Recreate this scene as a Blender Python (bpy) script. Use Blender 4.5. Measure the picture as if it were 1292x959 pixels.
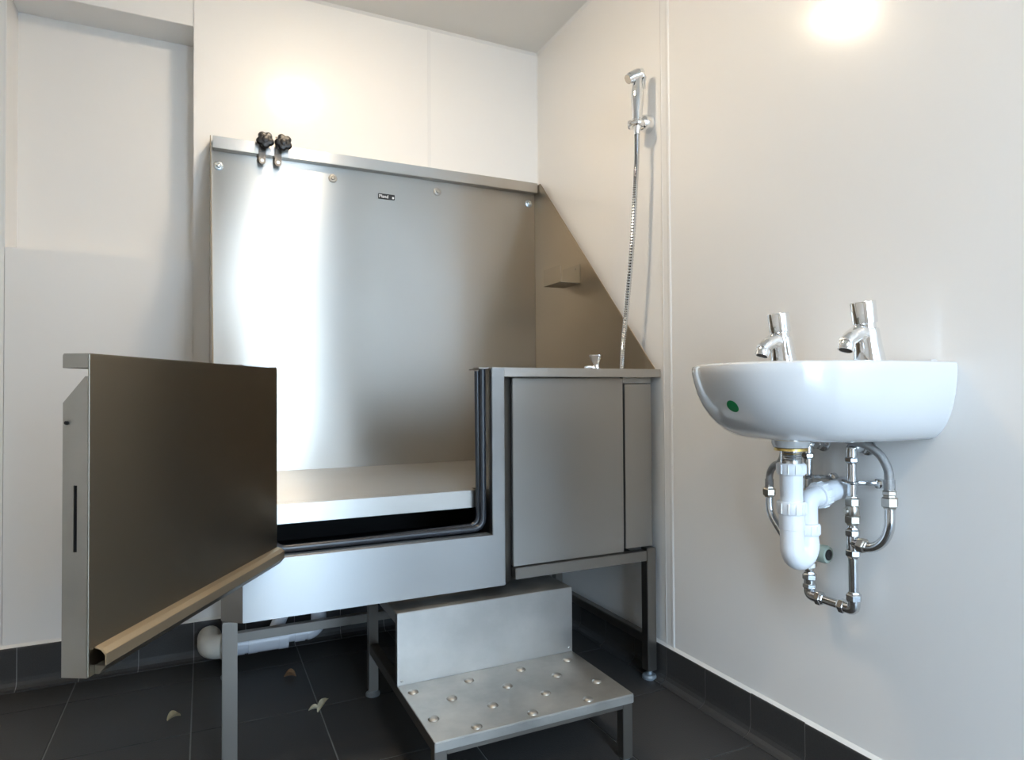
import bpy, bmesh, math, random
from mathutils import Vector, Matrix
random.seed(7)
for o in list(bpy.data.objects): bpy.data.objects.remove(o)
SC = bpy.context.scene; COL = SC.collection
PI = math.pi

# ------------------------------------------------------------------ camera
CAM_H = 0.82
yaw, pit, rol = 0.442990665, 0.0171069933, 0.00595052885
fw = Vector((math.sin(yaw)*math.cos(pit), math.cos(yaw)*math.cos(pit), math.sin(pit)))
r0 = Vector((math.cos(yaw), -math.sin(yaw), 0)); d0 = fw.cross(r0)
rr = r0*math.cos(rol) + d0*math.sin(rol); dd = -r0*math.sin(rol) + d0*math.cos(rol)
cam = bpy.data.cameras.new('camera'); camo = bpy.data.objects.new('camera', cam); COL.objects.link(camo)
cam.sensor_fit = 'HORIZONTAL'; cam.sensor_width = 36; cam.lens = 822.1588/1292*36; cam.clip_start = .02
m = Matrix((rr, -dd, -fw)).transposed().to_4x4(); m.translation = (0, 0, CAM_H)
camo.matrix_world = m; SC.camera = camo

# ------------------------------------------------------------------ light
SKY = 5.7; LAMP = 36.0
SC.view_settings.view_transform = 'Standard'; SC.view_settings.look = 'None'
SC.view_settings.gamma = 1; SC.view_settings.use_curve_mapping = False
SC.view_settings.exposure = 1.68
w = bpy.data.worlds.new('overcast_sky'); SC.world = w; w.use_nodes = True
w.node_tree.nodes['Background'].inputs[0].default_value = (.58, .78, 1.0, 1)
w.node_tree.nodes['Background'].inputs[1].default_value = SKY
# the doorway is a portal for the daylight
pl = bpy.data.lights.new('doorway_portal', 'AREA'); pl.shape = 'RECTANGLE'; pl.size = .83; pl.size_y = 2.02
pl.cycles.is_portal = True
po = bpy.data.objects.new('doorway_portal', pl); COL.objects.link(po)
po.location = (.685, -1.02, 1.01); po.rotation_euler = (PI/2, 0, 0)      # faces +Y, into the room

# ------------------------------------------------------------------ materials
def mat(name):
    m = bpy.data.materials.new(name); m.use_nodes = True
    nt = m.node_tree; return m, nt, nt.nodes['Principled BSDF']
def N(nt, t, **kw):
    n = nt.nodes.new(t)
    for k, v in kw.items(): setattr(n, k, v)
    return n
def plain(name, col, rough=.5, metal=0, coat=0, coat_rough=.05, spec=.5, noise=0, nscale=30, bump=0, bscale=200):
    m, nt, b = mat(name)
    b.inputs['Base Color'].default_value = (*col, 1); b.inputs['Roughness'].default_value = rough
    b.inputs['Metallic'].default_value = metal; b.inputs['Coat Weight'].default_value = coat
    b.inputs['Coat Roughness'].default_value = coat_rough; b.inputs['Specular IOR Level'].default_value = spec
    tc = N(nt, 'ShaderNodeTexCoord')
    if noise:
        n = N(nt, 'ShaderNodeTexNoise'); n.inputs['Scale'].default_value = nscale; n.inputs['Detail'].default_value = 5
        nt.links.new(tc.outputs['Object'], n.inputs['Vector'])
        mx = N(nt, 'ShaderNodeMix', data_type='RGBA')
        mx.inputs[6].default_value = (*[c*(1-noise) for c in col], 1); mx.inputs[7].default_value = (*[min(1, c*(1+noise)) for c in col], 1)
        nt.links.new(n.outputs[0], mx.inputs[0]); nt.links.new(mx.outputs[2], b.inputs['Base Color'])
    if bump:
        n = N(nt, 'ShaderNodeTexNoise'); n.inputs['Scale'].default_value = bscale; n.inputs['Detail'].default_value = 3
        nt.links.new(tc.outputs['Object'], n.inputs['Vector'])
        bp = N(nt, 'ShaderNodeBump'); bp.inputs['Strength'].default_value = bump; bp.inputs['Distance'].default_value = .002
        nt.links.new(n.outputs[0], bp.inputs['Height']); nt.links.new(bp.outputs[0], b.inputs['Normal'])
    return m
def steel(name, col=(.60, .575, .54), rough=.3, aniso=.75, wave=.0, smudge=.03, grain=(5, 5, 170), rot=0.25, wscale=2.2, dirt=0, ga=.0):
    """brushed stainless sheet: grain runs horizontally, reflections smear across it"""
    m, nt, b = mat(name)
    L = nt.links.new
    b.inputs['Metallic'].default_value = 1; b.inputs['Anisotropic'].default_value = aniso
    b.inputs['Anisotropic Rotation'].default_value = rot
    geo = N(nt, 'ShaderNodeNewGeometry'); tc = N(nt, 'ShaderNodeTexCoord')
    cr = N(nt, 'ShaderNodeVectorMath', operation='CROSS_PRODUCT'); cr.inputs[1].default_value = (0, 0.03, 1)
    L(geo.outputs['True Normal'], cr.inputs[0])
    nm = N(nt, 'ShaderNodeVectorMath', operation='NORMALIZE'); L(cr.outputs[0], nm.inputs[0]); L(nm.outputs[0], b.inputs['Tangent'])
    mp = N(nt, 'ShaderNodeMapping'); mp.inputs['Scale'].default_value = grain; L(tc.outputs['Object'], mp.inputs[0])
    g = N(nt, 'ShaderNodeTexNoise'); g.inputs['Scale'].default_value = 1; g.inputs['Detail'].default_value = 4; L(mp.outputs[0], g.inputs['Vector'])
    s = N(nt, 'ShaderNodeTexNoise'); s.inputs['Scale'].default_value = 5.5; s.inputs['Detail'].default_value = 6; s.inputs['Roughness'].default_value = .6
    L(tc.outputs['Object'], s.inputs['Vector'])
    rs = N(nt, 'ShaderNodeMapRange'); rs.inputs[1].default_value = .3; rs.inputs[2].default_value = .7
    rs.inputs[3].default_value = rough-smudge; rs.inputs[4].default_value = rough+smudge; L(s.outputs[0], rs.inputs[0])
    gr = N(nt, 'ShaderNodeMapRange'); gr.inputs[1].default_value = .3; gr.inputs[2].default_value = .7
    gr.inputs[3].default_value = -ga; gr.inputs[4].default_value = ga; L(g.outputs[0], gr.inputs[0])
    ad = N(nt, 'ShaderNodeMath', operation='ADD'); L(rs.outputs[0], ad.inputs[0]); L(gr.outputs[0], ad.inputs[1]); L(ad.outputs[0], b.inputs['Roughness'])
    mx = N(nt, 'ShaderNodeMix', data_type='RGBA')
    k = .96-dirt
    mx.inputs[6].default_value = (*[c*k for c in col], 1); mx.inputs[7].default_value = (*[min(1, c*1.03) for c in col], 1)
    if dirt:
        s2 = N(nt, 'ShaderNodeMapRange'); s2.inputs[1].default_value = .38; s2.inputs[2].default_value = .62; L(s.outputs[0], s2.inputs[0]); L(s2.outputs[0], mx.inputs[0])
    elif ga: L(g.outputs[0], mx.inputs[0])
    else: mx.inputs[0].default_value = .5
    L(mx.outputs[2], b.inputs['Base Color'])
    if wave:
        n = N(nt, 'ShaderNodeTexNoise'); n.inputs['Scale'].default_value = wscale; n.inputs['Detail'].default_value = 0
        L(tc.outputs['Object'], n.inputs['Vector'])
        bp = N(nt, 'ShaderNodeBump'); bp.inputs['Strength'].default_value = 1; bp.inputs['Distance'].default_value = wave
        L(n.outputs[0], bp.inputs['Height']); L(bp.outputs[0], b.inputs['Normal'])
    return m

M = {}
M['wall'] = plain('white_pvc_panel', (.88, .865, .84), .42, coat=.55, coat_rough=.16, bump=.05, bscale=60)
M['trimw'] = plain('white_pvc_trim', (.84, .83, .81), .3, coat=.5, coat_rough=.12)
M['ceil'] = plain('ceiling_paint', (.84, .825, .79), .8, bump=.1, bscale=90)
M['tile'] = plain('charcoal_porcelain', (.039, .038, .0375), .5, noise=.30, nscale=420, bump=.25, bscale=300)
M['grout'] = plain('grout', (.24, .24, .24), .85, noise=.2)
M['seal'] = plain('white_sealant', (.78, .77, .74), .5)
M['steel'] = steel('brushed_steel', col=(.50, .48, .45), rough=.35, aniso=.8, smudge=.02)
M['back'] = steel('brushed_steel_backplate', col=(.45, .43, .395), rough=.345, aniso=.95, wave=.010, wscale=2.4, smudge=.015)
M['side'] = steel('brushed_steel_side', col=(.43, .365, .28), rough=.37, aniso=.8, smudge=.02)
M['front'] = steel('brushed_steel_front', col=(.385, .385, .38), rough=.37, aniso=.85, smudge=.02)
M['door'] = steel('brushed_steel_door', col=(.43, .42, .40), rough=.38, aniso=.85, wave=.004, smudge=.02)
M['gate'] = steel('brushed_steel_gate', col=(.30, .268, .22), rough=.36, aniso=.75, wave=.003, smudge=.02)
M['dull'] = steel('dull_steel', col=(.46, .445, .41), rough=.50, aniso=.3, smudge=.1, dirt=.12)
M['tread'] = steel('worn_tread_steel', col=(.54, .525, .49), rough=.44, aniso=.3, smudge=.09, dirt=.22)
M['frame'] = steel('frame_steel', col=(.27, .25, .225), rough=.38, aniso=.4)
M['bar'] = steel('drip_bar_steel', col=(.62, .52, .38), rough=.42, aniso=.3)
M['riser'] = steel('riser_steel', col=(.50, .49, .47), rough=.42, aniso=.6, smudge=.05, dirt=.08)
M['hook'] = steel('hook_steel', col=(.38, .33, .255), rough=.36, aniso=.5)
M['bracket'] = plain('dark_bracket_steel', (.22, .20, .18), .4, .9)
M['sump_shade'] = plain('painted_sump_shade', (.03, .03, .03), .6)  # near-black base colour stands in for the shade inside the pan
M['chrome'] = plain('chrome', (.86, .87, .88), .05, 1)
M['chromep'] = plain('chrome_pipe', (.66, .67, .68), .14, 1, noise=.06)
M['brass'] = plain('dull_nickel_brass', (.50, .47, .42), .28, 1, noise=.15, nscale=90)
M['gold'] = plain('brass_washer', (.75, .52, .16), .35, .8)
M['braid'] = plain('braided_hose', (.36, .355, .35), .3, 1, noise=.4, nscale=900, bump=.7, bscale=900)
M['plug'] = plain('black_plastic', (.012, .012, .013), .35, bump=.1)
M['dark'] = plain('dark_slot', (.01, .01, .01), .6)
M['rubber'] = plain('blue_black_rubber_seal', (.022, .027, .036), .28, spec=.6)
M['ceramic'] = plain('white_ceramic', (.68, .685, .69), .12, coat=1, coat_rough=.03)
M['plastic'] = plain('white_plastic', (.82, .84, .87), .32, spec=.5)
M['plastic2'] = plain('white_waste_pipe', (.74, .77, .83), .25)
M['beige'] = plain('beige_pipe_elbow', (.62, .60, .54), .35)
M['green'] = plain('green_sticker', (.0, .21, .06), .5)
M['greyp'] = plain('grey_green_valve_cap', (.30, .36, .31), .45)
M['leaf'] = plain('dry_leaf', (.36, .29, .17), .8, noise=.5, nscale=60)
M['leafp'] = plain('pale_dry_leaf', (.50, .46, .33), .8, noise=.35, nscale=70)
M['leafb'] = plain('brown_dry_leaf', (.17, .09, .04), .8, noise=.4, nscale=70)
M['white'] = plain('white_print', (.8, .8, .8), .5)
M['zinc'] = plain('zinc_washer', (.52, .58, .62), .3, .9)
M['foot'] = plain('grey_levelling_foot', (.30, .34, .37), .4, .5)
M['doorpaint'] = plain('grey_door_paint', (.16, .17, .18), .4)
M['paving'] = plain('outdoor_paving', (.42, .41, .39), .9, noise=.2, nscale=8)

# ------------------------------------------------------------------ mesh helpers
def prim_box(bm, x0, x1, y0, y1, z0, z1):
    vs = [bm.verts.new((x, y, z)) for x in (x0, x1) for y in (y0, y1) for z in (z0, z1)]
    for f in ((0, 1, 3, 2), (4, 6, 7, 5), (0, 4, 5, 1), (2, 3, 7, 6), (0, 2, 6, 4), (1, 5, 7, 3)): bm.faces.new([vs[i] for i in f])
def prim_prism(bm, pts, d):
    """pts: closed polygon (3D), extruded by vector d"""
    a = [bm.verts.new(p) for p in pts]; b = [bm.verts.new(Vector(p)+Vector(d)) for p in pts]
    n = len(a); bm.faces.new(a[::-1]); bm.faces.new(b)
    for i in range(n): bm.faces.new((a[i], a[(i+1) % n], b[(i+1) % n], b[i]))
def basis(t):
    t = t.normalized(); u = t.cross(Vector((0, 0, 1)))
    if u.length < .05: u = t.cross(Vector((1, 0, 0)))
    u.normalize(); return u, t.cross(u).normalized()
def prim_tube(bm, path, rad, seg=16, cap=True, ridge=0):
    P = [Vector(p) for p in path]; n = len(P); rings = []
    u = None
    for i, p in enumerate(P):
        t = (P[min(i+1, n-1)]-P[max(i-1, 0)])
        if t.length < 1e-9: t = Vector((0, 0, 1))
        t.normalize()
        if u is None: u, v = basis(t)
        else:
            u = (u-t*u.dot(t)).normalized(); v = t.cross(u)
        r = rad[i] if isinstance(rad, (list, tuple)) else rad
        if ridge and i % 2: r -= ridge
        rings.append([bm.verts.new(p+u*(r*math.cos(a))+v*(r*math.sin(a))) for a in (2*PI*k/seg for k in range(seg))])
    for a, b in zip(rings, rings[1:]):
        for k in range(seg): bm.faces.new((a[k], a[(k+1) % seg], b[(k+1) % seg], b[k]))
    if cap: bm.faces.new(rings[0][::-1]); bm.faces.new(rings[-1])
def prim_lathe(bm, o, ax, prof, seg=24, sx=1.0):
    """profile of (distance along axis, radius) turned about axis ax from point o"""
    o = Vector(o); ax = Vector(ax).normalized(); u, v = basis(ax); rings = []
    for h, r in prof:
        rings.append([bm.verts.new(o+ax*h+u*(max(r, 1e-5)*sx*math.cos(2*PI*k/seg))+v*(max(r, 1e-5)*math.sin(2*PI*k/seg))) for k in range(seg)])
    for a, b in zip(rings, rings[1:]):
        for k in range(seg): bm.faces.new((a[k], a[(k+1) % seg], b[(k+1) % seg], b[k]))
    bm.faces.new(rings[0][::-1]); bm.faces.new(rings[-1])
def arc(c, u, v, r, a0, a1, n=10):
    c, u, v = Vector(c), Vector(u), Vector(v)
    return [c+u*(r*math.cos(a0+(a1-a0)*i/n))+v*(r*math.sin(a0+(a1-a0)*i/n)) for i in range(n+1)]
def fillet(pts, r, n=8):
    P = [Vector(p) for p in pts]; out = [P[0]]
    for i in range(1, len(P)-1):
        a, b = (P[i-1]-P[i]), (P[i+1]-P[i]); rr_ = min(r, a.length*.49, b.length*.49)
        A = P[i]+a.normalized()*rr_; B = P[i]+b.normalized()*rr_
        for k in range(n+1):
            t = k/n; out.append((1-t)**2*A+2*t*(1-t)*P[i]+t*t*B)
    out.append(P[-1]); return out
def spline(pts, n=12):
    P = [Vector(p) for p in pts]; P = [2*P[0]-P[1]]+P+[2*P[-1]-P[-2]]; out = []
    for i in range(1, len(P)-2):
        for k in range(n):
            t = k/n; a, b, c, d = P[i-1:i+3]
            out.append(.5*((2*b)+(-a+c)*t+(2*a-5*b+4*c-d)*t*t+(-a+3*b-3*c+d)*t**3))
    out.append(P[-2]); return out
class MB:
    def __init__(s): s.bm = bmesh.new()
    def box(s, *a): prim_box(s.bm, *a); return s
    def prism(s, *a): prim_prism(s.bm, *a); return s
    def tube(s, *a, **k): prim_tube(s.bm, *a, **k); return s
    def lathe(s, *a, **k): prim_lathe(s.bm, *a, **k); return s
ROOT = {}
def origin_of(p):
    while p is not None:
        if p.name in ROOT: return ROOT[p.name]
        p = p.parent
    return Vector((0, 0, 0))
def build(name, mb, material, parent=None, bevel=0, smooth=False, seg=2, label=None, recalc=True):
    bm = mb.bm
    if recalc: bmesh.ops.recalc_face_normals(bm, faces=bm.faces[:])
    if bevel:
        es = [e for e in bm.edges if len(e.link_faces) == 2 and e.calc_face_angle(0) > .35]
        bmesh.ops.bevel(bm, geom=es, offset=bevel, segments=seg, affect='EDGES', clamp_overlap=True)
    o0 = origin_of(parent)
    for v in bm.verts: v.co -= o0
    me = bpy.data.meshes.new(name)
    if smooth:
        for f in bm.faces: f.smooth = True
        for e in bm.edges:
            if len(e.link_faces) == 2 and e.calc_face_angle(0) > .6: e.smooth = False
    bm.to_mesh(me); bm.free()
    me.materials.append(M[material] if isinstance(material, str) else material)
    o = bpy.data.objects.new(name, me); COL.objects.link(o)
    if parent is not None: o.parent = parent
    if label: o['label'] = label
    return o
def thing(name, label, cat, loc=(0, 0, 0), group=None):
    o = bpy.data.objects.new(name, None); COL.objects.link(o); o.location = loc; o.empty_display_size = .05
    ROOT[o.name] = Vector(loc); o['label'] = label; o['category'] = cat
    if group: o['group'] = group
    return o
def tag(o, label, cat, group=None):
    o['label'] = label; o['category'] = cat
    if group: o['group'] = group
    return o
def struct(name, mb, material, label, cat='wall', **k):
    o = build(name, mb, material, None, **k); o['kind'] = 'structure'; o['label'] = label; o['category'] = cat
    return o
def share(name, src, parent, loc):
    o = bpy.data.objects.new(name, src.data); COL.objects.link(o); o.parent = parent; o.location = loc; return o

# ------------------------------------------------------------------ the room
XR, YB, XL, YF, ZC = 1.185, 2.25, -1.15, -1.0, 2.143
PT = .006                                                     # wall panel thickness
# floor: grout bed with porcelain tiles
floor = struct('floor', MB().box(XL-.1, XR+.1, YF-.3, YB+.2, -.06, -.0025), 'grout', 'dark charcoal tiled floor with thin grout lines', 'floor')
TX, TY, X0, Y0, GR = .2997, .3155, -.0247, 1.767-.0, .003
tsrc = None
for i in range(-4, 5):
    for j in range(-9, 2):
        x0, x1 = X0+i*TX+GR/2, X0+(i+1)*TX-GR/2; y0, y1 = Y0+j*TY+GR/2, Y0+(j+1)*TY-GR/2
        x0c, x1c, y0c, y1c = max(x0, XL), min(x1, XR-.002), max(y0, YF), min(y1, YB-.002)
        if x1c-x0c < .01 or y1c-y0c < .01: continue
        full = (x0c, x1c, y0c, y1c) == (x0, x1, y0, y1)
        if full and tsrc is not None:
            o = share('tile', tsrc, floor, (x0-tsrc['x'], y0-tsrc['y'], 0)); continue
        o = build('tile', MB().box(x0c, x1c, y0c, y1c, -.008, 0), 'tile', floor, bevel=.0009, seg=1)
        if full: tsrc = o; o['x'] = x0; o['y'] = y0
# right wall: two glossy panels with a jointing strip
wr = struct('wall_right', MB().box(XR+PT, XR+.1, YF-.1, YB+.12, -.05, ZC+.1), 'wall', 'right wall of glossy white plastic panels')
build('panel', MB().box(XR, XR+PT, 1.478, YB, .098, ZC), 'wall', wr, bevel=.0008)
build('panel', MB().box(XR, XR+PT, YF, 1.470, .098, ZC), 'wall', wr, bevel=.0008)
tr = struct('trim_1', MB().prism([(XR, 1.452, 0), (XR-.0022, 1.456, 0), (XR-.0022, 1.462, 0), (XR-.0014, 1.466, 0), (XR-.0014, 1.484, 0), (XR-.0022, 1.488, 0), (XR, 1.492, 0)], (0, 0, ZC)),
            'trimw', 'white jointing strip on right wall', 'trim')
for v in tr.data.vertices: v.co.z = max(v.co.z, .1)
# back wall with the niche at the left
NX0, NX1, NZ0, NZ1, NY = -.503, -.022, 1.233, 1.968, 2.385
wb = struct('wall_back', MB().box(XL-.1, NX0-PT, YB+PT, YB+.2, -.05, ZC+.1).box(NX1+PT, XR+.1, YB+PT, YB+.2, -.05, ZC+.1)
            .box(NX0-PT, NX1+PT, YB+PT, YB+.2, NZ1+PT, ZC+.1).box(NX0-PT, NX1+PT, YB+PT, YB+.2, -.05, NZ0-PT-.002)
            .box(NX0-.05, NX1+.05, NY+PT, NY+.05, NZ0-.1, NZ1+.1), 'wall', 'back wall of glossy white plastic panels with a shallow niche at left')
bz = .11
build('panel', MB().box(XL, NX0, YB, YB+PT, bz, ZC), 'wall', wb, bevel=.0008)
build('panel', MB().box(NX0+.001, NX1-.028, YB, YB+PT, bz, NZ0), 'wall', wb, bevel=.0012, label='panel closing the lower half of the niche')
build('panel', MB().box(NX0+.001, NX1-.008, YB, YB+PT, NZ1, ZC), 'wall', wb, bevel=.0008)
build('panel', MB().box(NX1-.006, .738, YB, YB+PT, bz, ZC), 'wall', wb, bevel=.0008)
build('panel', MB().box(.744, XR, YB, YB+PT, bz, ZC), 'wall', wb, bevel=.0008)
build('niche_lining', MB().box(NX0-PT, NX1+PT, NY, NY+PT, NZ0-.02, NZ1+PT).box(NX0-PT, NX0, YB+.001, NY, NZ0, NZ1)
      .box(NX1, NX1+PT, YB+PT, NY, NZ0, NZ1).box(NX0-PT, NX1+PT, YB+PT, NY, NZ1, NZ1+PT).box(NX0-PT, NX1+PT, YB+PT, NY, NZ0-PT, NZ0-.001), 'wall', wb)
struct('trim_2', MB().box(.735, .747, YB-.0015, YB, .11, ZC), 'trimw', 'thin jointing strip on back wall right of the middle', 'trim', bevel=.0005)
struct('trim_3', MB().box(NX1-.030, NX1-.006, YB-.002, YB+.004, .11, NZ0), 'trimw', 'white edging strip right of the lower niche panel', 'trim', bevel=.0008)
struct('trim_4', MB().box(NX0-.004, NX0+.002, YB-.002, YB+.004, NZ0, NZ1+.1), 'trimw', 'thin white corner bead at the left edge of the niche', 'trim', bevel=.0008)
struct('trim_5', MB().prism([(XR, YB-.004, 0), (XR-.004, YB, 0), (XR, YB, 0)], (0, 0, ZC)), 'trimw', 'thin sealant bead in the back right corner', 'trim')
struct('trim_6', MB().prism([(XL, YB, ZC), (XL, YB-.008, ZC), (XL, YB, ZC-.008)], (XR-XL, 0, 0)).prism([(XR, YF, ZC), (XR-.008, YF, ZC), (XR, YF, ZC-.008)], (0, YB-YF, 0)), 'trimw', 'thin sealant bead where walls meet ceiling', 'trim')
struct('wall_left', MB().box(XL-.1, XL, YF-.1, YB+.1, -.05, ZC+.1), 'wall', 'left wall of white plastic panel')
DX0, DX1, DZ = .27, 1.10, 2.02
struct('wall_front', MB().box(XL-.1, DX0, YF-.12, YF, -.05, ZC+.1).box(DX1, XR+.1, YF-.12, YF, -.05, ZC+.1).box(DX0, DX1, YF-.12, YF, DZ, ZC+.1), 'wall', 'front wall with the open doorway')
struct('door_1', MB().box(DX0-.05, DX0+.02, YF-.13, YF+.012, 0, DZ).box(DX1-.02, DX1+.05, YF-.13, YF+.012, 0, DZ).box(DX0-.05, DX1+.05, YF-.13, YF+.012, DZ-.02, DZ+.05), 'trimw', 'white frame of the open doorway', 'door', bevel=.002)
dl = struct('door_2', MB().prism([(1.085, -1.14, .02), (1.050, -1.15, .02), (.775, -1.90, .02), (.810, -1.912, .02)], (0, 0, 1.98)), 'doorpaint', 'grey door leaf standing open outside', 'door', bevel=.002)
build('door_handle', MB().lathe((.806, -1.80, 1.0), (-1, .36, 0), [(0, .02), (.02, .02), (.021, .01), (.05, .01)], 16), 'chrome', dl, smooth=True)
struct('ceiling', MB().box(XL-.1, XR+.1, YF-.12, YB+.2, ZC, ZC+.08), 'ceil', 'plain white ceiling', 'ceiling')
struct('ground', MB().box(-12, 14, -22, YF-.12, -.10, -.03), 'paving', 'paving outside the doorway', 'ground')

# tiled skirting with coved foot
def skirting(name, p0, d, inn, edges, ztop, label):
    """pieces along direction d from point p0, inn = direction into the room"""
    p0, d, inn = Vector(p0), Vector(d), Vector(inn)
    prof = [(.001, ztop), (.006, ztop), (.009, ztop-.002), (.010, ztop-.006), (.010, .030), (.0115, .020), (.016, .011), (.024, .005), (.034, .0022), (.034, .0002), (.001, .0002)]
    bp = [(0, ztop-.003)]+[(max(q-.0012, .0005), z-.0012) for q, z in prof[1:-2]]+[(.0325, .0005), (0, .0005)]
    base = struct(name, MB().prism([p0+d*edges[0]+inn*q+Vector((0, 0, z)) for q, z in bp], d*(edges[-1]-edges[0])), 'grout', label, 'skirting')
    for a, b in zip(edges, edges[1:]):
        j = random.uniform(-.0008, .0008)
        pts = [p0+d*(a+.0012)+inn*q+Vector((0, 0, z+(j if z > .05 else 0))) for q, z in prof]
        build('tile', MB().prism(pts, d*(b-a-.0024)), 'tile', base)
    return base
ye = [YF]+[1.477-.1545*k for k in range(15, 0, -1)]+[1.477, 1.63, 1.784, 1.938, 2.092, 2.236]
skirting('baseboard_right', (XR, 0, 0), (0, 1, 0), (-1, 0, 0), ye, .100, 'charcoal tile skirting along the right wall')
xe = [XL]+[-.466-.1475*k for k in range(4, 0, -1)]+[-.466+.1475*k for k in range(0, 12)]
xe = [x for x in xe if x <= XR-.05]
skirting('baseboard_back', (0, YB, 0), (1, 0, 0), (0, -1, 0), xe+[XR-.012], .116, 'charcoal tile skirting along the back wall')
struct('trim_7', MB().prism([(XR, YF, .099), (XR-.008, YF, .099), (XR, YF, .106)], (0, YB-YF, 0)), 'seal', 'white sealant line above the right skirting', 'trim')
struct('trim_8', MB().prism([(XL, YB, .115), (XL, YB-.008, .115), (XL, YB, .122)], (XR-XL, 0, 0)), 'seal', 'white sealant line above the back skirting', 'trim')

# ceiling lamp (above the frame; its glow is mirrored in both walls)
lm, lnt, lb = mat('lamp_diffuser')
lb.inputs['Base Color'].default_value = (.9, .9, .88, 1); lb.inputs['Emission Color'].default_value = (1, .81, .58, 1); lb.inputs['Emission Strength'].default_value = LAMP
for lx, ly, lab in ((.36, 1.53, 'round warm ceiling light above the front edge of the bath'), (.42, -.35, 'round warm ceiling light by the doorway')):
    lamp = thing('ceiling_light', lab, 'lamp', (lx, ly, ZC), 'ceiling lights')
    build('lamp_base', MB().lathe((lx, ly, ZC), (0, 0, -1), [(0, .105), (.018, .105), (.022, .10)], 32), 'trimw', lamp, smooth=True)
    build('diffuser', MB().lathe((lx, ly, ZC-.0221), (0, 0, -1), [(0, .085), (.012, .082), (.022, .07), (.028, .045), (.030, .01)], 32), lm, lamp, smooth=True)

# ------------------------------------------------------------------ the animal bath
bath = thing('grooming_bath', 'brushed stainless steel walk-in dog bath with tall splashback and open gate', 'bath', (.6, 1.87, 0))
build('splashback', MB().box(.022, 1.162, 2.235, 2.238, .56, 1.598), 'back', bath)
build('top_rail', MB().box(.026, 1.160, 2.204, 2.2065, 1.580, 1.617).box(.026, 1.160, 2.2065, 2.2475, 1.6145, 1.617).box(.026, 1.160, 2.2065, 2.234, 1.580, 1.5825), 'steel', bath, bevel=.0008)
side_r = [(1.1625, 2.2475, .56), (1.1625, 2.2475, 1.612), (1.1625, 2.190, 1.612), (1.1625, 1.503, .882), (1.1625, 1.503, .8805), (1.1625, 1.662, .8805), (1.1625, 1.662, .56)]
build('side_panel', MB().prism(side_r, (.003, 0, 0)), 'side', bath, bevel=.0006)
side_l = [(.018, 2.2475, .60), (.018, 2.2475, 1.612), (.018, 2.190, 1.612), (.018, 1.545, .882), (.018, 1.545, .60)]
build('side_panel', MB().prism(side_l, (.003, 0, 0)), 'side', bath, bevel=.0006)
for x, y, dz, l in ((.043, 2.235, 1.534, 'zinc'), (.395, 2.235, 1.542, 'dull'), (.766, 2.235, 1.544, 'dull'), (1.136, 2.235, 1.544, 'zinc')):
    s = build('washer', MB().lathe((x, y, dz), (0, -1, 0), [(0, .0145), (.0022, .0145), (.0045, .0105), (.0045, .008), (.003, .007)], 24), l, bath, smooth=True)
    build('screw_head', MB().lathe((x, y-.0031, dz), (0, -1, 0), [(0, .0068), (.003, .006), (.0042, .004), (.0042, .0018), (.003, .001)], 16), l, s, smooth=True)
# maker's badge
bd = build('badge', MB().box(.549, .608, 2.2325, 2.2349, 1.4925, 1.5115), 'plug', bath, bevel=.0018, seg=3)
def text_mesh(txt, size, loc, rot, material, parent, name='lettering'):
    cu = bpy.data.curves.new(name, 'FONT'); cu.body = txt; cu.size = size; cu.extrude = .0003; cu.offset = size*.012
    t = bpy.data.objects.new(name, cu); me = bpy.data.meshes.new_from_object(t); bpy.data.objects.remove(t)
    me.transform(Matrix.Translation(Vector(loc)-origin_of(parent)) @ rot.to_4x4())
    me.materials.append(M[material]); o = bpy.data.objects.new(name, me); COL.objects.link(o); o.parent = parent; return o
RX = Matrix.Rotation(PI/2, 3, 'X')
text_mesh('Pland', .0155, (.5515, 2.2322, 1.4968), RX, 'white', bd)
build('emblem', MB().lathe((.6015, 2.2326, 1.4995), (0, -1, 0), [(0, .0038), (.0006, .0038)], 16), 'white', bd)
# star knob clamps on the rail
for kx, tx, ph in ((.176, .169, PI), (.231, .217, PI+.22)):
    cl = build('clamp_bracket', MB().box(tx-.0105, tx+.0105, 2.1985, 2.2025, 1.557, 1.603)
               .lathe((tx, 2.2025, 1.557), (0, -1, 0), [(0, .0105), (.004, .0105)], 20)
               .box(tx-.008, tx-.002, 2.196, 2.200, 1.585, 1.640).box(tx+.002, tx+.009, 2.190, 2.203, 1.600, 1.612), 'bracket', bath, bevel=.0006)
    build('eyelet', MB().lathe((tx, 2.198, 1.5585), (0, -1, 0), [(0, .0055), (.0004, .0055)], 20), 'zinc', cl, label='pale hole in the bracket tab')
    mb = MB(); bm = mb.bm; rings = []
    for h, s in ((0, .72), (.004, .9), (.010, 1), (.016, .96), (.020, .84), (.0215, .6)):
        rings.append([bm.verts.new((kx+math.sin(a)*s*(.0255+.0026*math.cos(5*(a-ph))-.0007*math.cos(10*(a-ph))), 2.186-h, 1.6165+math.cos(a)*s*(.0255+.0026*math.cos(5*(a-ph))-.0007*math.cos(10*(a-ph))))) for a in (2*PI*k/60 for k in range(60))])
    for a, b in zip(rings, rings[1:]):
        for k in range(60): bm.faces.new((a[k], a[(k+1) % 60], b[(k+1) % 60], b[k]))
    bm.faces.new(rings[0]); bm.faces.new(rings[-1])
    kn = build('star_knob', mb, 'plug', cl, smooth=True)
    mb2 = MB().lathe((kx, 2.1645, 1.6165), (0, -1, 0), [(0, .0105), (.0012, .0105), (.002, .009)], 24)
    build('knob_stem', MB().lathe((kx, 2.199, 1.6165), (0, -1, 0), [(0, .006), (.0128, .009)], 16), 'plug', cl, smooth=True)
    build('knob_hub', mb2, 'plug', cl, smooth=True)
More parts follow.
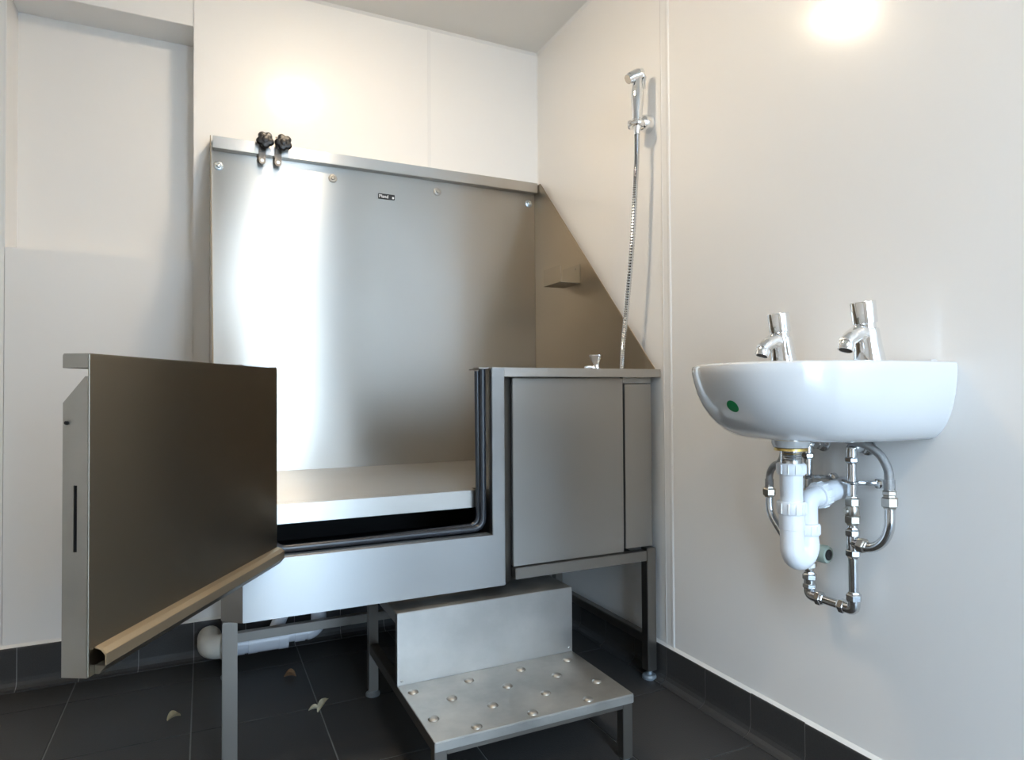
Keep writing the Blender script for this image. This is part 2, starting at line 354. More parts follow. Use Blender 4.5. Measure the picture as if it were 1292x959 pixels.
# front pan: L shaped frame, chamfered ends
F0, F1 = 1.500, 1.530
pan = build('front_frame', MB().prism([(.077, F0, .331), (.690, F0, .331), (.690, F0, .880), (.656, F0, .880), (.656, F0, .460), (.128, F0, .460), (.128, F0, .880), (.077, F0, .880)], (0, .018, 0))
            .prism([(.690, F0, .331), (.690, 1.56, .331), (.724, 1.56, .331), (.724, 1.536, .331)], (0, 0, .527))
            .prism([(.077, F0, .331), (.077, 1.56, .331), (.036, 1.56, .331), (.036, 1.536, .331)], (0, 0, .549)), 'front', bath, bevel=.0012)
build('deck', MB().box(.6565, 1.183, 1.5002, 1.660, .8775, .8802).box(.690, 1.183, 1.5002, 1.5025, .857, .8775).box(.628, .6564, 1.519, 1.56, .8775, .8802), 'steel', bath, bevel=.0008)
build('body', MB().box(.020, .060, 1.5605, 2.236, .598, .600).box(.058, .060, 1.5605, 2.236, .336, .598).box(.060, 1.162, 2.2385, 2.2415, .34, .60).box(.060, 1.165, 1.5605, 2.236, .334, .338)
      .box(.128, .690, 1.5225, 1.525, .36, .459).box(.690, 1.160, 1.657, 1.660, .34, .8773).box(.690, .6925, 1.562, 1.657, .34, .8773), 'steel', bath)
build('bath_floor_shelf', MB().box(.0605, 1.160, 1.600, 2.2345, .5635, .566).box(.0605, .640, 1.5607, 1.600, .5635, .566).box(.0605, .640, 1.5607, 1.5625, .522, .5635)
      .box(.6375, .640, 1.5625, 1.60, .522, .5635), 'steel', bath, bevel=.0008)
dr = build('cupboard_door', MB().box(.7245, 1.068, 1.524, 1.540, .3675, .8545), 'door', bath, bevel=.0012)
build('end_panel', MB().box(1.0735, 1.1655, 1.523, 1.540, .3755, .838), 'door', bath, bevel=.0012)
build('fascia', MB().box(1.070, 1.1665, 1.527, 1.540, .8405, .857).box(1.060, 1.068, 1.512, 1.527, .8556, .8572), 'dull', bath)
build('dark_gap', MB().box(1.0682, 1.0733, 1.530, 1.541, .37, .840), 'dark', bath, label='dark joint between door and end panel')
build('bottom_rail', MB().box(.7245, 1.1375, 1.512, 1.540, .337, .365), 'frame', bath, bevel=.0015)
build('rubber_seal', MB().tube(fillet([(.139, 1.531, .876), (.139, 1.531, .473), (.6425, 1.531, .473), (.6425, 1.531, .876)], .03), .0085, seg=14)
      .tube(fillet([(.133, 1.540, .872), (.133, 1.540, .468), (.637, 1.545, .478), (.634, 1.545, .872)], .03), .0075, seg=12), 'rubber', bath, smooth=True, label='blue-black rubber seal round the gate opening')
build('sump_shade', MB().box(.061, 1.159, 1.5615, 2.234, .3385, .341).box(.061, 1.159, 2.2315, 2.234, .341, .56), 'sump_shade', bath)  # dark sheets over the steel pan paint in the shade under the shelf
build('opening_return', MB().box(.128, .656, 1.5185, 1.540, .4580, .4600).box(.656, .6575, 1.5185, 1.545, .4600, .8774), 'front', bath)
# legs
def leg(x0, y0, ztop, s=.030, foot=True):
    l = build('leg', MB().box(x0, x0+s, y0, y0+s, .024, ztop), 'frame', bath, bevel=.0015)
    build('levelling_foot', MB().lathe((x0+s/2, y0+s/2, 0), (0, 0, 1), [(0, .021), (.006, .022), (.011, .018), (.012, .008), (.024, .008)], 24), 'foot', l, smooth=True)
leg(.038, 1.520, .331); leg(1.1385, 1.512, .372); leg(.055, 2.045, .334, .028); leg(1.1385, 2.045, .334, .028)
build('stretcher', MB().box(.083, 1.1383, 2.048, 2.073, .100, .126), 'frame', bath, bevel=.0015)
build('stretcher', MB().box(1.141, 1.164, 1.5425, 2.0448, .098, .124), 'frame', bath, bevel=.0015)
# folded U hook on the side panel
build('hook', MB().box(1.1595, 1.1622, 1.900, 2.018, 1.186, 1.252).box(1.083, 1.1595, 1.900, 2.018, 1.186, 1.1882).box(1.083, 1.0852, 1.900, 2.018, 1.1882, 1.244)
      .lathe((1.1595, 1.930, 1.241), (-1, 0, 0), [(0, .0055), (.002, .005), (.003, .002)], 16), 'hook', bath, bevel=.0004)
# the open gate
A = Vector((-.134, 1.007, 0)); B = Vector((.146, 1.497, 0)); e = (B-A).normalized(); nin = Vector((e.y, -e.x, 0)); LEN = (B-A).length
ZB, ZT, WG = .450, .873, .037
def gp(s, q, z): return A+e*s+nin*q+Vector((0, 0, z))           # s along gate, q towards inner face, z height
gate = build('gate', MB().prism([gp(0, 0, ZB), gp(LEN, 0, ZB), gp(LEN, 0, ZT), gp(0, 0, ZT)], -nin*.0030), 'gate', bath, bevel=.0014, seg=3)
# pane behind: outer skin, flanges
build('gate_flange', MB().prism([gp(0.0002, -.0022, ZB), gp(.0002, -WG, ZB), gp(.0002, -WG, .613), gp(.0002, -.0022, .613)], e*.002)
      .prism([gp(.0002, -.0022, .700), gp(.0002, -WG, .700), gp(.0002, -WG, .808), gp(.0002, -.006, .843), gp(.0002, -.0022, .843)], e*.002)
      .prism([gp(.0002, -.0022, .613), gp(.0002, -.0165, .613), gp(.0002, -.0165, .700), gp(.0002, -.0022, .700)], e*.002)
      .prism([gp(.0002, -.0215, .613), gp(.0002, -WG, .613), gp(.0002, -WG, .700), gp(.0002, -.0215, .700)], e*.002), 'dull', gate, label='dull folded end of the gate with a dark slot')
build('slot_backing', MB().prism([gp(.004, -.012, .605), gp(.004, -.026, .605), gp(.004, -.026, .708), gp(.004, -.012, .708)], e*.012), 'dark', gate, label='black slot of the latch')
build('gate_lip', MB().prism([gp(0, -.0022, ZT-.0022), gp(0, -.035, ZT-.0022), gp(0, -.037, ZT-.005), gp(0, -.037, ZT-.019), gp(0, -.0022, ZT-.019)], e*.002)
      .prism([gp(0, -.0022, ZT), gp(0, -.036, ZT), gp(0, -.0375, ZT-.003), gp(0, -.0375, ZT-.019), gp(0, -.0355, ZT-.019), gp(0, -.0355, ZT-.0022), gp(0, -.0022, ZT-.0022)], e*LEN), 'dull', gate, bevel=.0003)
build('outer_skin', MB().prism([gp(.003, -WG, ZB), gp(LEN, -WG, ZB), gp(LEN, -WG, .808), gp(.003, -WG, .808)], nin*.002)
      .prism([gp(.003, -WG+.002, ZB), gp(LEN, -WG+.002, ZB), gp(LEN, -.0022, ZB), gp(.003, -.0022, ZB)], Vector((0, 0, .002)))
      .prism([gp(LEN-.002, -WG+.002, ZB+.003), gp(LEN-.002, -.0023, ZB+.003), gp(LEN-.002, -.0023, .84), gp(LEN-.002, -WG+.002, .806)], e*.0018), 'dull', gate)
build('drip_bar', MB().prism([gp(.011, 0.0004, .487), gp(.011, .010, .484), gp(.011, .0165, .478), gp(.011, .0165, .463), gp(.011, .0148, .463), gp(.011, .0148, .476), gp(.011, .0090, .4825), gp(.011, .0004, .4850)], e*(LEN-.012)), 'bar', gate, bevel=.0004)
build('bar_lower_fold', MB().prism([gp(.012, .0004, .4625), gp(.012, .0163, .4625), gp(.012, .006, .4510), gp(.012, .0004, .4510)], e*(LEN-.013)), 'gate', gate)
build('hinge', MB().lathe(gp(LEN+.010, -.016, .50), (0, 0, 1), [(0, .006), (.32, .006)], 14), 'dull', gate, smooth=True)
build('latch_pin', MB().lathe(gp(-.0005, -.030, .782), -e, [(0, .0025), (.003, .0025)], 12), 'dark', gate)

# ------------------------------------------------------------------ drain pipe under the bath
dp = thing('drain_pipe', 'white plastic waste pipe lying under the bath at the back', 'pipe', (.2, 2.13, 0))
PY_, PZ_ = 2.130, .068
build('elbow', MB().tube(arc((.050, PY_+.03, PZ_), (0, -1, 0), (-1, 0, 0), .030, 0, PI/2, 8)+[(.020, PY_+.10, PZ_)], .034, seg=20)
      .lathe((.048, PY_, PZ_), (1, 0, 0), [(0, .0365), (.012, .0365)], 24), 'beige', dp, smooth=True, label='beige rounded elbow')
build('pipe', MB().lathe((.050, PY_, PZ_), (1, 0, 0), [(0, .033), (.064, .033), (.0641, .031), (.074, .031), (.0741, .034), (.100, .034), (.1001, .033), (.160, .033), (.1601, .0345), (.188, .0345), (.1881, .030)], 28), 'plastic2', dp, smooth=True)
build('reducer', MB().lathe((.238, PY_, PZ_+.003), (1, 0, 0), [(0, .022), (.020, .022), (.0201, .0245), (.050, .0245), (.0501, .022), (.06, .022)], 24), 'plastic2', dp, smooth=True)
build('elbow', MB().tube(arc((.295, PY_, PZ_+.038), (0, 0, -1), (1, 0, 0), .036, 0, PI/2, 8)+[(.331, PY_, .333)], .0235, seg=18), 'plastic2', dp, smooth=True)
build('riser', MB().tube([(.205, PY_, PZ_+.03), (.235, PY_, .17), (.255, PY_, .333)], .021, seg=16), 'plastic2', dp, smooth=True)

# ------------------------------------------------------------------ step stool
st = thing('step_stool', 'two-tread stainless steel step with raised grip studs in front of the bath', 'step stool', (.64, 1.45, 0))
SX0, SX1, SYF, SYR, SYB, SZ1, SZ2, SS = .404, .868, 1.207, 1.474, 1.785, .145, .310, .025
build('lower_tread', MB().box(SX0, SX1, SYF, SYR, SZ1-.002, SZ1).box(SX0, SX1, SYF, SYF+.002, SZ1-.020, SZ1-.002), 'tread', st, bevel=.0009)
build('riser_panel', MB().box(SX0, SX1, SYR, SYR+.002, SZ1-.002, SZ2-.002), 'riser', st, bevel=.0006)
build('upper_tread', MB().box(SX0, SX1, SYR, SYB, SZ2-.002, SZ2).box(SX0, SX0+.002, SYR+.002, SYB, SZ2-.004, SZ2-.002), 'tread', st, bevel=.0009)
stud = None
for row, xs in ((1.430, (.428, .563, .697, .827)), (1.364, (.496, .631, .760)), (1.295, (.431, .564, .693, .828)), (1.228, (.499, .626, .762))):
    for x in xs:
        if stud is None:
            stud = build('grip_stud', MB().lathe((x, row, SZ1-.0005), (0, 0, 1), [(0, .0122), (.0014, .0116), (.0036, .0098), (.0046, .007), (.0050, .003)], 20), 'dull', st, smooth=True); s0 = (x, row)
        else: share('grip_stud', stud, st, (x-s0[0], row-s0[1], 0))
def sleg(x, y, zt, foot=False):
    l = build('leg', MB().box(x, x+SS, y, y+SS, .014 if foot else .002, zt), 'frame', st, bevel=.0012)
    build('foot', MB().lathe((x+SS/2, y+SS/2, 0), (0, 0, 1), [(0, .019), (.006, .019), (.010, .014), (.014, .012)] if foot else [(0, .0115), (.002, .0115)], 20), 'foot', l, smooth=True)
sleg(SX0+.001, SYF+.0035, SZ1-.003); sleg(SX1-SS-.001, SYF+.0035, SZ1-.003)
sleg(SX0+.001, SYB-SS-.001, SZ2-.005, True); sleg(SX1-SS-.001, SYB-SS-.001, SZ2-.005, True)
for x in (SX0+.002, SX1-SS): build('upright', MB().box(x, x+SS-.002, SYR+.0025, SYR+SS, SZ1+.003, SZ2-.005), 'frame', st, bevel=.001)
for x in (SX0+.002, SX1-SS):
    build('side_rail', MB().box(x, x+SS-.002, SYF+SS+.004, SYB-SS-.0015, SZ1-SS-.004, SZ1-.004), 'frame', st, bevel=.001)
    build('side_rail', MB().box(x, x+SS-.002, SYR+SS+.0005, SYB-SS-.0015, SZ2-SS-.005, SZ2-.005), 'frame', st, bevel=.001)
build('front_rail', MB().box(SX0+SS+.001, SX1-SS-.001, SYF+.003, SYF+.022, SZ1-.030, SZ1-.003), 'frame', st, bevel=.001)
build('back_rail', MB().box(SX0+SS+.001, SX1-SS-.001, SYB-.022, SYB-.001, SZ2-.03, SZ2-.005), 'frame', st, bevel=.001)
for x in (SX0+.010, SX1-.010): build('rivet', MB().lathe((x, SYR, SZ1+.010), (0, -1, 0), [(0, .0032), (.0015, .003), (.002, .0012)], 12), 'dull', st)

# ------------------------------------------------------------------ tap on the bath deck and hand shower
bt = thing('tap', 'small chrome conical tap knob on the steel bath deck', 'tap', (1.030, 1.6, .8802))
build('tap_stem', MB().lathe((1.030, 1.6, .8802), (0, 0, 1), [(0, .017), (.004, .017), (.006, .010), (.016, .009)], 24).tube([(1.022, 1.6, .8865), (1.004, 1.601, .8885), (.992, 1.602, .887)], [.006, .0055, .004], seg=12), 'chrome', bt, smooth=True)
mb = MB(); rings = []
for h, r in ((.014, .009), (.018, .010), (.040, .0195), (.0425, .0195), (.044, .017)):
    rings.append([mb.bm.verts.new((1.030+r*(1+.10*math.cos(4*a))*math.cos(a), 1.6+r*(1+.10*math.cos(4*a))*math.sin(a), .8802+h)) for a in (2*PI*k/40 for k in range(40))])
for a, b in zip(rings, rings[1:]):
    for k in range(40): mb.bm.faces.new((a[k], a[(k+1) % 40], b[(k+1) % 40], b[k]))
mb.bm.faces.new(rings[0]); mb.bm.faces.new(rings[-1])
build('tap_knob', mb, 'chrome', bt, smooth=True)
hs = thing('hand_shower', 'chrome trigger hand shower on the right wall with its metal hose', 'shower', (1.132, 1.533, 1.58))
hx, hy = 1.132, 1.533
build('shower_handle', MB().lathe((hx, hy, 1.580), (.03, 0, 1), [(-.022, .0085), (-.010, .0095), (0, .0125), (.006, .0140), (.020, .0140), (.0202, .0132), (.023, .0132), (.0232, .0142), (.045, .0150), (.080, .0185), (.105, .0175), (.130, .0140), (.146, .0145)], 28), 'chrome', hs, smooth=True)
build('shower_head', MB().tube([(hx+.019, hy-.004, 1.733), (hx+.014, hy-.003, 1.735), (hx+.004, hy-.001, 1.733), (hx-.010, hy+.002, 1.727), (hx-.020, hy+.004, 1.721)], [.013, .0185, .0190, .0165, .0160], seg=20)
      .tube([(hx-.0202, hy+.004, 1.721), (hx-.027, hy+.005, 1.716)], [.0150, .0135], seg=20), 'chrome', hs, smooth=True)
build('trigger', MB().tube([(hx+.012, hy-.010, 1.738), (hx+.019, hy-.014, 1.722), (hx+.018, hy-.014, 1.690)], [.005, .006, .003], seg=10), 'chrome', hs, smooth=True)
pth = spline([(hx-.001, hy, 1.566), (hx-.001, hy+.001, 1.50), (hx-.004, hy+.006, 1.40), (hx-.008, hy+.018, 1.24), (hx-.011, hy+.040, 1.08), (hx-.012, hy+.060, .96), (hx-.012, hy+.067, .8805)], 40)
build('shower_hose', MB().tube(pth, .0080, seg=10, ridge=.0014), 'chromep', hs, smooth=True, label='ridged metal hose')
wbk = thing('shower_holder', 'round chrome wall bracket holding the hand shower', 'bracket', (XR, 1.553, 1.60))
build('wall_rose', MB().lathe((XR, 1.545, 1.602), (-1, -.10, 0), [(0, .0265), (.004, .0265), (.024, .0235), (.034, .020), (.040, .013)], 28), 'chrome', wbk, smooth=True)
build('cradle', MB().tube([(1.152, hy+.010, 1.600), (1.146, hy+.008, 1.600)], [.012, .012], seg=16)
      .tube(arc((hx, hy, 1.588), (1, 0, 0), (0, 1, 0), .0185, .35, 2*PI-.9, 22), .0075, seg=10), 'chrome', wbk, smooth=True)
build('clip_cap', MB().lathe((hx-.004, hy+.020, 1.594), (-.6, .6, 0), [(0, .0135), (.004, .015), (.010, .012)], 20), 'chrome', wbk, smooth=True)

# ------------------------------------------------------------------ wash basin
BC, BB, BD, BN = .878, .188, .372, 2.55
basin = thing('wash_basin', 'white ceramic wall-hung wash basin with a green dot on its side', 'basin', (XR, BC, .80))
def plan(t, sd, sb):
    c, s = math.cos(t), math.sin(t)
    return (XR-BD*sd*abs(c)**(2/BN), BC+BB*sb*math.copysign(abs(s)**(2/BN), s))
lev = [(.866, .985, .985), (.8635, .996, .996), (.859, 1, 1), (.848, .998, .998), (.833, .988, .991), (.812, .968, .978), (.790, .937, .955), (.772, .900, .925), (.757, .860, .890), (.745, .815, .850), (.735, .765, .800), (.7295, .715, .745), (.7272, .66, .69), (.7268, .40, .45)]
mb = MB(); bm = mb.bm; NC, NBK = 56, 12
def loop(z, sd, sb):
    L = []
    for i in range(NC+1):
        t = -PI/2+PI*i/NC; x, y = plan(t, sd, sb); L.append((min(x, XR-.0005), y, z))
    y0, y1 = L[-1][1], L[0][1]
    for i in range(1, NBK): L.append((XR-.0005, y0+(y1-y0)*i/NBK, z))
    return L
loops = [loop(*l) for l in lev]
top = loops[0]; cx_, cy_ = 1.010, BC
inner = []
for z, a_, b_ in ((.8672, .985, .985), (.8665, .93, .94)):
    inner.append([(cx_+(x-cx_)*(1 if x > XR-.002 else a_) if True else x, cy_+(y-cy_)*b_, z) for x, y, _ in top])
for z, rx, ry in ((.862, .122, .155), (.850, .114, .148), (.815, .095, .130), (.785, .070, .100), (.772, .035, .045), (.770, .020, .020)):
    Lp = []
    for x, y, _ in top:
        a = math.atan2(y-cy_, x-(cx_+.0)); Lp.append((cx_-.055+rx*math.cos(a), cy_+ry*math.sin(a), z))
    inner.append(Lp)
allL = loops[::-1]+inner; V = [[bm.verts.new(p) for p in L] for L in allL]
for a, b in zip(V, V[1:]):
    n = len(a)
    for k in range(n): bm.faces.new((a[k], a[(k+1) % n], b[(k+1) % n], b[k]))
bm.faces.new(V[0]); bm.faces.new(V[-1])
build('bowl', mb, 'ceramic', basin, smooth=True)
build('back_upstand', MB().prism([(XR-.0006, BC-BB+.030, .862), (XR-.022, BC-BB+.030, .862), (XR-.018, BC-BB+.034, .871), (XR-.0006, BC-BB+.032, .873)], (0, 2*BB-.064, 0)), 'ceramic', basin, bevel=.003, seg=3)
WX, WY = .995, .881
build('waste_boss', MB().lathe((WX, WY, .7275), (0, 0, -1), [(0, .034), (.008, .034), (.015, .031), (.017, .026)], 32), 'ceramic', basin, smooth=True)
# the green sticker lies on the bowl's side
def surf(t, k):
    z0, a0, b0 = lev[int(k)]; z1, a1, b1 = lev[int(k)+1]; f = k-int(k)
    x, y = plan(t, a0+(a1-a0)*f, b0+(b1-b0)*f); return Vector((x, y, z0+(z1-z0)*f))
TH, KK = -.04, 5.95
c0 = surf(TH, KK); du = (surf(TH+.02, KK)-surf(TH-.02, KK)).normalized(); dv = (surf(TH, KK+.2)-surf(TH, KK-.2)).normalized()
nn = du.cross(dv).normalized()
if nn.dot(Vector((WX, WY, .8))-c0) > 0: nn = -nn
mb = MB()
def snap(p):
    best = None
    for i in range(-16, 17):
        for j in range(-16, 17):
            q = surf(TH+i*.008, KK+j*.06); d = (q-p)-nn*(q-p).dot(nn)
            if best is None or d.length < best[0]: best = (d.length, q)
    return p+nn*((best[1]-p).dot(nn)+.0006)
cen = mb.bm.verts.new(snap(c0)); R1 = [mb.bm.verts.new(snap(c0+du*(.0062*math.cos(a))+dv*(.0062*math.sin(a)))) for a in (2*PI*k/20 for k in range(20))]
R2 = [mb.bm.verts.new(snap(c0+du*(.0122*math.cos(a))+dv*(.0122*math.sin(a)))) for a in (2*PI*k/20 for k in range(20))]
for k in range(20):
    mb.bm.faces.new((cen, R1[k], R1[(k+1) % 20])); mb.bm.faces.new((R1[k], R2[k], R2[(k+1) % 20], R1[(k+1) % 20]))
ext = bmesh.ops.extrude_face_region(mb.bm, geom=mb.bm.faces[:]); 
for v in [g for g in ext['geom'] if isinstance(g, bmesh.types.BMVert)]: v.co += nn*.0003
build('sticker', mb, 'green', basin, label='round green sticker')

# basin taps
def basin_tap(y, label):
    X = 1.100; t = thing('tap', label, 'tap', (X, y, .8665), 'pair of taps on the wash basin')
    ax = Vector((-.155, 0, 1)).normalized(); o = Vector((X, y, .8665))
    K = 1.2
    def P(p): return [(h, r_*K) for h, r_ in p]
    build('tap_body', MB().lathe(o, ax, P([(-.002, .0225), (.004, .0222), (.03, .0200), (.056, .0185), (.063, .0178), (.0645, .0155)]), 32), 'chrome', t, smooth=True)
    build('tap_neck', MB().lathe(o+ax*.0646, ax, P([(0, .0150), (.009, .0148)]), 28), 'chrome', t, smooth=True)
    build('push_cap', MB().lathe(o+ax*.0737, ax, P([(0, .0168), (.001, .0176), (.038, .0180), (.040, .0172), (.0405, .013), (.0402, .002)]), 36), 'chrome', t, smooth=True)
    s0 = o+ax*.056
    build('spout', MB().tube(spline([s0+Vector((.004, 0, -.008)), s0+Vector((-.018, 0, -.001)), s0+Vector((-.038, 0, -.008)), s0+Vector((-.056, 0, -.020))], 6), [1.08*q for q in (.0172, .0170, .0168, .0165, .0162, .0158, .0153, .0148, .0143, .0138, .0135, .0132, .013, .0127, .0124, .0122, .012, .0118, .0112)], seg=24), 'chrome', t, smooth=True)
    q = s0+Vector((-.050, 0, -.019)); ad = Vector((-.42, 0, -1))
    build('aerator', MB().lathe(q, ad, [(0, .0125), (.005, .0136), (.0150, .0136), (.0151, .0112), (.0125, .0108)], 28), 'chrome', t, smooth=True)
    build('outlet', MB().lathe(q+ad.normalized()*.0128, ad, [(0, .0106), (.0008, .0104)], 24), 'dark', t)
basin_tap(.987, 'chrome push tap at the left end of the basin, nearer the bath')
basin_tap(.794, 'chrome push tap at the right end of the basin, farther from the bath')

# ------------------------------------------------------------------ bottle trap / P trap
tp = thing('waste_trap', 'white plastic P trap hanging under the basin and running into the wall', 'trap', (WX, WY, .6))
def ringnut(o, ax, r, h, name='nut', m_='plastic', seg=24, n=12):
    mb = MB(); o = Vector(o); ax = Vector(ax).normalized(); u, v = basis(ax)
    mb.lathe(o, ax, [(0, r*.93), (h*.12, r), (h*.88, r), (h, r*.93)], seg)
    for k in range(n):
        a = 2*PI*k/n; c = o+u*(math.cos(a)*r)+v*(math.sin(a)*r)
        mb.lathe(c+ax*h*.12, ax, [(0, r*.06), (h*.76, r*.06)], 6)
    return build(name, mb, m_, tp, smooth=True)
build('brass_ring', MB().lathe((WX, WY, .7104), (0, 0, -1), [(0, .029), (.004, .0295), (.0045, .025)], 28), 'gold', tp, smooth=True, label='brass washer')
build('waste_tail', MB().lathe((WX, WY, .7059), (0, 0, -1), [(0, .0195)]+[(.002+.0022*i, .0195-(.0008 if i % 2 else 0)) for i in range(8)]+[(.024, .0195)], 28), 'chromep', tp, smooth=True, label='threaded chrome tailpiece')
ringnut((WX, WY, .683), (0, 0, -1), .0255, .022)
build('tube', MB().lathe((WX, WY, .661), (0, 0, -1), [(0, .0205), (.050, .0200)], 28), 'plastic', tp, smooth=True)
ringnut((WX, WY, .6115), (0, 0, -1), .0260, .024)
ZU = .526; TD = Vector((.988, .156, 0)); H2 = .051                # the trap's plane swings a little towards the bath
def tpt(h, z): return Vector((WX, WY, z))+TD*h
build('u_bend', MB().tube([tpt(0, .5875), tpt(0, .560), tpt(0, .5595)]+arc(tpt(H2/2, ZU), -TD, (0, 0, -1), H2/2, 0, PI, 16)+[tpt(H2, .541), tpt(H2, .560)], [.0225, .0225, .0212]+[.0212]*17+[.0195, .0190], seg=26), 'plastic', tp, smooth=True)
ringnut(tpt(H2, .5425), (0, 0, 1), .0225, .022)
build('swan_neck', MB().tube(fillet([tpt(H2, .565), tpt(H2, .6085), tpt(.085, .6125), tpt(.112, .6155)], .036, 12), .0190, seg=24), 'plastic', tp, smooth=True)
ringnut(tpt(.083, .6125), TD+Vector((0, 0, .10)), .0250, .024)
build('wall_tube', MB().tube([tpt(.1075, .615), tpt(.1918, .622)], .0205, seg=24), 'plastic', tp, smooth=True)

# ------------------------------------------------------------------ copper/chrome supply pipework
pw = thing('supply_pipework', 'chrome water pipes, valves and flexible hoses on the wall under the basin', 'pipe', (1.145, .91, .40))
PX0 = 1.145; YL, YR_ = .970, .868; RP = .0088
def T(name, path, r, m_='chromep', seg=16): return build(name, MB().tube(path, r, seg=seg), m_, pw, smooth=True)
def hexnut(o, ax, r=.0125, h=.014, m_='brass', name='compression_nut'):
    mb = MB(); mb.lathe(o, ax, [(-h/2-.004, r*.72), (-h/2, r*.80), (-h/2+.001, r*1.0), (h/2-.001, r*1.0), (h/2, r*.80), (h/2+.004, r*.72)], 6)
    return build(name, mb, m_, pw, bevel=.0008, seg=1)
Z0 = (0, 0, 1)
# verticals
T('pipe', [(PX0, YL, .418), (PX0, YL, .694)], RP); T('pipe', [(PX0, YR_, .418), (PX0, YR_, .694)], RP)
# tops: elbows into the wall
for y in (YL, YR_):
    T('elbow', fillet([(PX0, y, .684), (PX0, y, .7055), (PX0+.005, y-.004, .7055), (XR, y-.006, .7055)], .008, 6), .0098)
    hexnut((PX0, y, .682), Z0, .0130, .010, 'chromep'); hexnut((PX0+.022, y-.005, .7055), (1, 0, 0), .0128, .009, 'chromep')
    build('wall_flange', MB().lathe((XR, y-.006, .7055), (-1, 0, 0), [(0, .017), (.003, .016), (.004, .011)], 20), 'chromep', pw, smooth=True)
# pipe clips
for y in (YL, YR_):
    c = build('pipe_clip', MB().tube(arc((PX0, y, .637), (1, 0, 0), (0, 1, 0), .0100, 0, 2*PI, 18), .0032, seg=8)
              .tube([(PX0, y+.010, .637), (PX0-.002, y+.020, .638)], .0042, seg=8).tube([(PX0+.008, y-.006, .637), (PX0+.020, y-.016, .637), (XR-.002, y-.030, .637)], .0048, seg=10)
              .lathe((XR, y-.031, .637), (-1, 0, 0), [(0, .010), (.008, .0095), (.010, .006)], 16), 'chromep', pw, smooth=True)
# right column fittings
hexnut((PX0, YR_, .600), Z0, .0140, .016); build('isolating_valve', MB().lathe((PX0, YR_, .571), Z0, [(0, .0105), (.003, .0125), (.018, .0125), (.022, .0105)], 20).lathe((PX0-.010, YR_+.004, .582), (-1, .3, 0), [(0, .006), (.005, .0055)], 12), 'brass', pw, smooth=True)
hexnut((PX0, YR_, .566), Z0, .0150, .015); hexnut((PX0, YR_, .540), Z0, .0142, .013, 'chromep')
build('tee', MB().lathe((PX0, YR_, .505), Z0, [(0, .0112), (.032, .0112)], 20).tube([(PX0, YR_, .521), (PX0, YR_-.016, .520)], .0112, seg=16), 'chromep', pw, smooth=True)
hexnut((PX0, YR_, .501), Z0, .0142, .013, 'chromep'); hexnut((PX0, YR_-.020, .5195), (0, -1, -.05), .0145, .014, 'brass')
LOX, LOY = PX0, YR_
T('bent_pipe', [(PX0, YR_-.024-.0525*math.sin(q*PI/28), .517+.060*(1-math.cos(q*PI/28))) for q in range(15)]+[(PX0, YR_-.0765, .611)], .0090)
hexnut((PX0, YR_-.0765, .611), Z0, .0150, .018); hexnut((PX0, YR_-.0765, .628), Z0, .0130, .009, 'brass')
T('crimp_sleeve', [(PX0, YR_-.0765, .633), (PX0, YR_-.0765, .652)], .0098, 'braid')
T('flexible_hose', spline([(PX0, YR_-.0765, .650), (PX0-.001, YR_-.074, .674), (PX0-.006, YR_-.060, .700), (PX0-.015, YR_-.035, .7165), (PX0-.026, YR_-.005, .724), (PX0-.034, YR_+.012, .7262)], 8), .0080, 'braid')
# left column fittings
hexnut((PX0, YL, .604), Z0, .0138, .014)
hexnut((PX0, YL, .520), Z0, .0140, .014, 'chromep')
build('mixing_valve', MB().lathe((PX0, YL, .463), Z0, [(0, .0125), (.005, .0145), (.045, .0145), (.051, .0120)], 20).tube([(PX0, YL, .484), (PX0-.002, YL-.0118, .484)], .0130, seg=18), 'brass', pw, smooth=True)
vc = build('valve_cap', MB().lathe((PX0-.002, YL-.012, .484), (.12, -1, 0), [(0, .0165), (.003, .0175), (.028, .0185), (.033, .0165)], 28), 'greyp', pw, smooth=True, label='grey-green round valve cap')
build('cap_screw', MB().lathe(Vector((PX0-.002, YL-.012, .484))+Vector((.12, -1, 0)).normalized()*.0332, (.12, -1, 0), [(0, .011), (.0015, .011), (.0015, .006), (.0005, .005)], 20), 'dark', vc, smooth=True)
hexnut((PX0, YL, .455), Z0, .0150, .013); hexnut((PX0, YL, .430), Z0, .0150, .012, 'chromep')
T('elbow', fillet([(PX0, YL, .426), (PX0, YL, .392), (PX0, YL-.020, .391)], .014, 8), .0115)
T('elbow', fillet([(PX0, YR_, .419), (PX0, YR_, .391), (PX0, YR_+.020, .391)], .014, 8), .0115)
hexnut((PX0, YR_, .415), Z0, .0150, .014, 'chromep')
hexnut((PX0, YL, .411), Z0, .0145, .010, 'chromep')
hexnut((PX0, YL-.024, .391), (0, 1, 0), .0145, .013, 'chromep'); hexnut((PX0, YR_+.024, .391), (0, 1, 0), .0145, .013, 'chromep')
T('pipe', [(PX0, YL-.026, .391), (PX0, YR_+.026, .391)], RP)
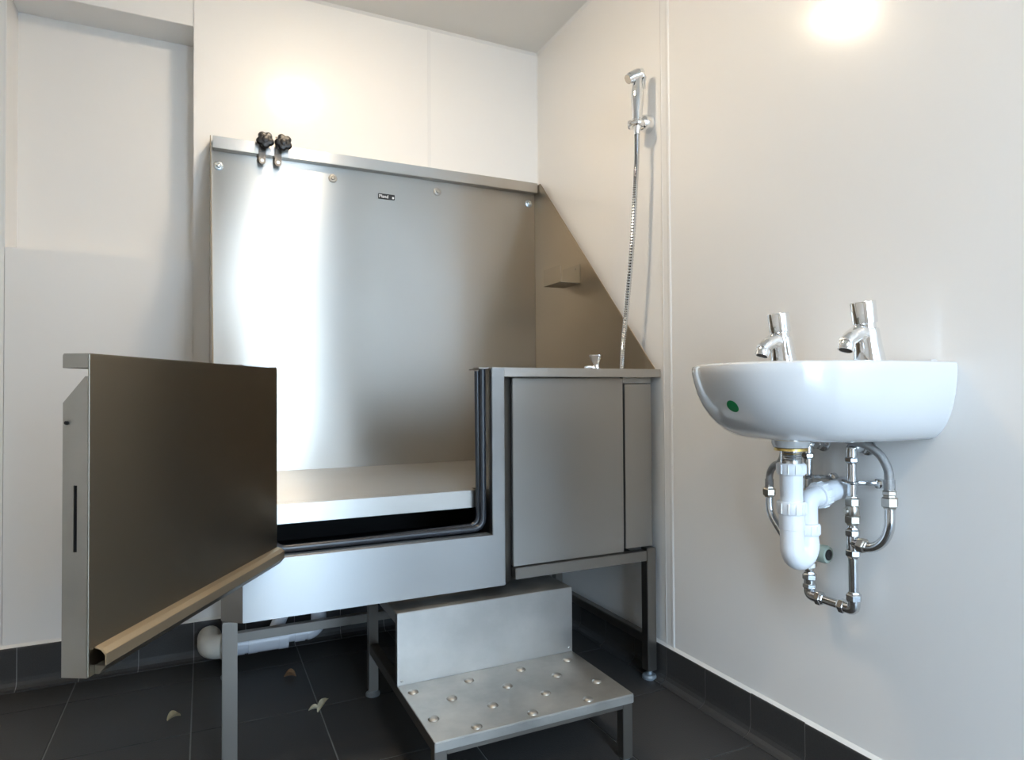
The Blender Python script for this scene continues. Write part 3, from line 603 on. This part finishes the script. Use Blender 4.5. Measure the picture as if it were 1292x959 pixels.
# left hose behind the trap
YH = YL+.104
T('bent_pipe', fillet([(PX0, YL+.012, .478), (PX0, YL+.045, .478), (PX0, YH, .545), (PX0, YH, .582)], .040, 12), .0082)
hexnut((PX0, YH, .592), Z0, .0145, .016)
T('crimp_sleeve', [(PX0, YH, .602), (PX0, YH, .620)], .0092, 'braid')
T('flexible_hose', spline([(PX0, YH, .618), (PX0-.001, YH-.004, .636), (PX0-.004, YH-.018, .652), (PX0-.010, YH-.040, .662), (PX0-.024, YH-.062, .685), (PX0-.034, YH-.070, .7262)], 8), .0076, 'braid')

# ------------------------------------------------------------------ dry leaves on the floor
def leaf(loc, L, W, ang, m_, label, curl=.35, twist=0):
    mb = MB(); n = 9; rows = []
    for i in range(n):
        t = i/(n-1); wd = W*math.sin(PI*min(1, t*.96+.04))**.7*(1 if t < .97 else .3)
        rows.append([mb.bm.verts.new((L*(t-.5), s*wd*.5, .0012+abs(s)*wd*curl+.004*math.sin(t*PI)+twist*(t-.5)*s*wd)) for s in (-1, -.5, 0, .5, 1)])
    for a, b in zip(rows, rows[1:]):
        for k in range(4): mb.bm.faces.new((a[k], a[k+1], b[k+1], b[k]))
    ext = bmesh.ops.extrude_face_region(mb.bm, geom=mb.bm.faces[:])
    for v in [g for g in ext['geom'] if isinstance(g, bmesh.types.BMVert)]: v.co.z += .0006
    mz = min(v.co.z for v in mb.bm.verts)
    for v in mb.bm.verts: v.co.z -= mz-.0002
    o = build('dry_leaf', mb, m_); o.location = loc; o.rotation_euler = (0, 0, ang); tag(o, label, 'leaf'); return o
leaf((-.064, 1.864, 0), .034, .024, .5, 'leaf', 'small tan curled dry leaf on the floor left of the bath leg', .5)
leaf((.286, 1.768, 0), .075, .018, 1.05, 'leafp', 'long pale dry leaf lying on a grout crossing under the bath', .5)
leaf((.262, 1.752, 0), .030, .014, -.2, 'leafp', 'short dry leaf scrap touching the long pale leaf', .6)
leaf((.229, 1.987, 0), .034, .024, -.3, 'leafb', 'small brown dry leaf in the shade under the bath', .6)
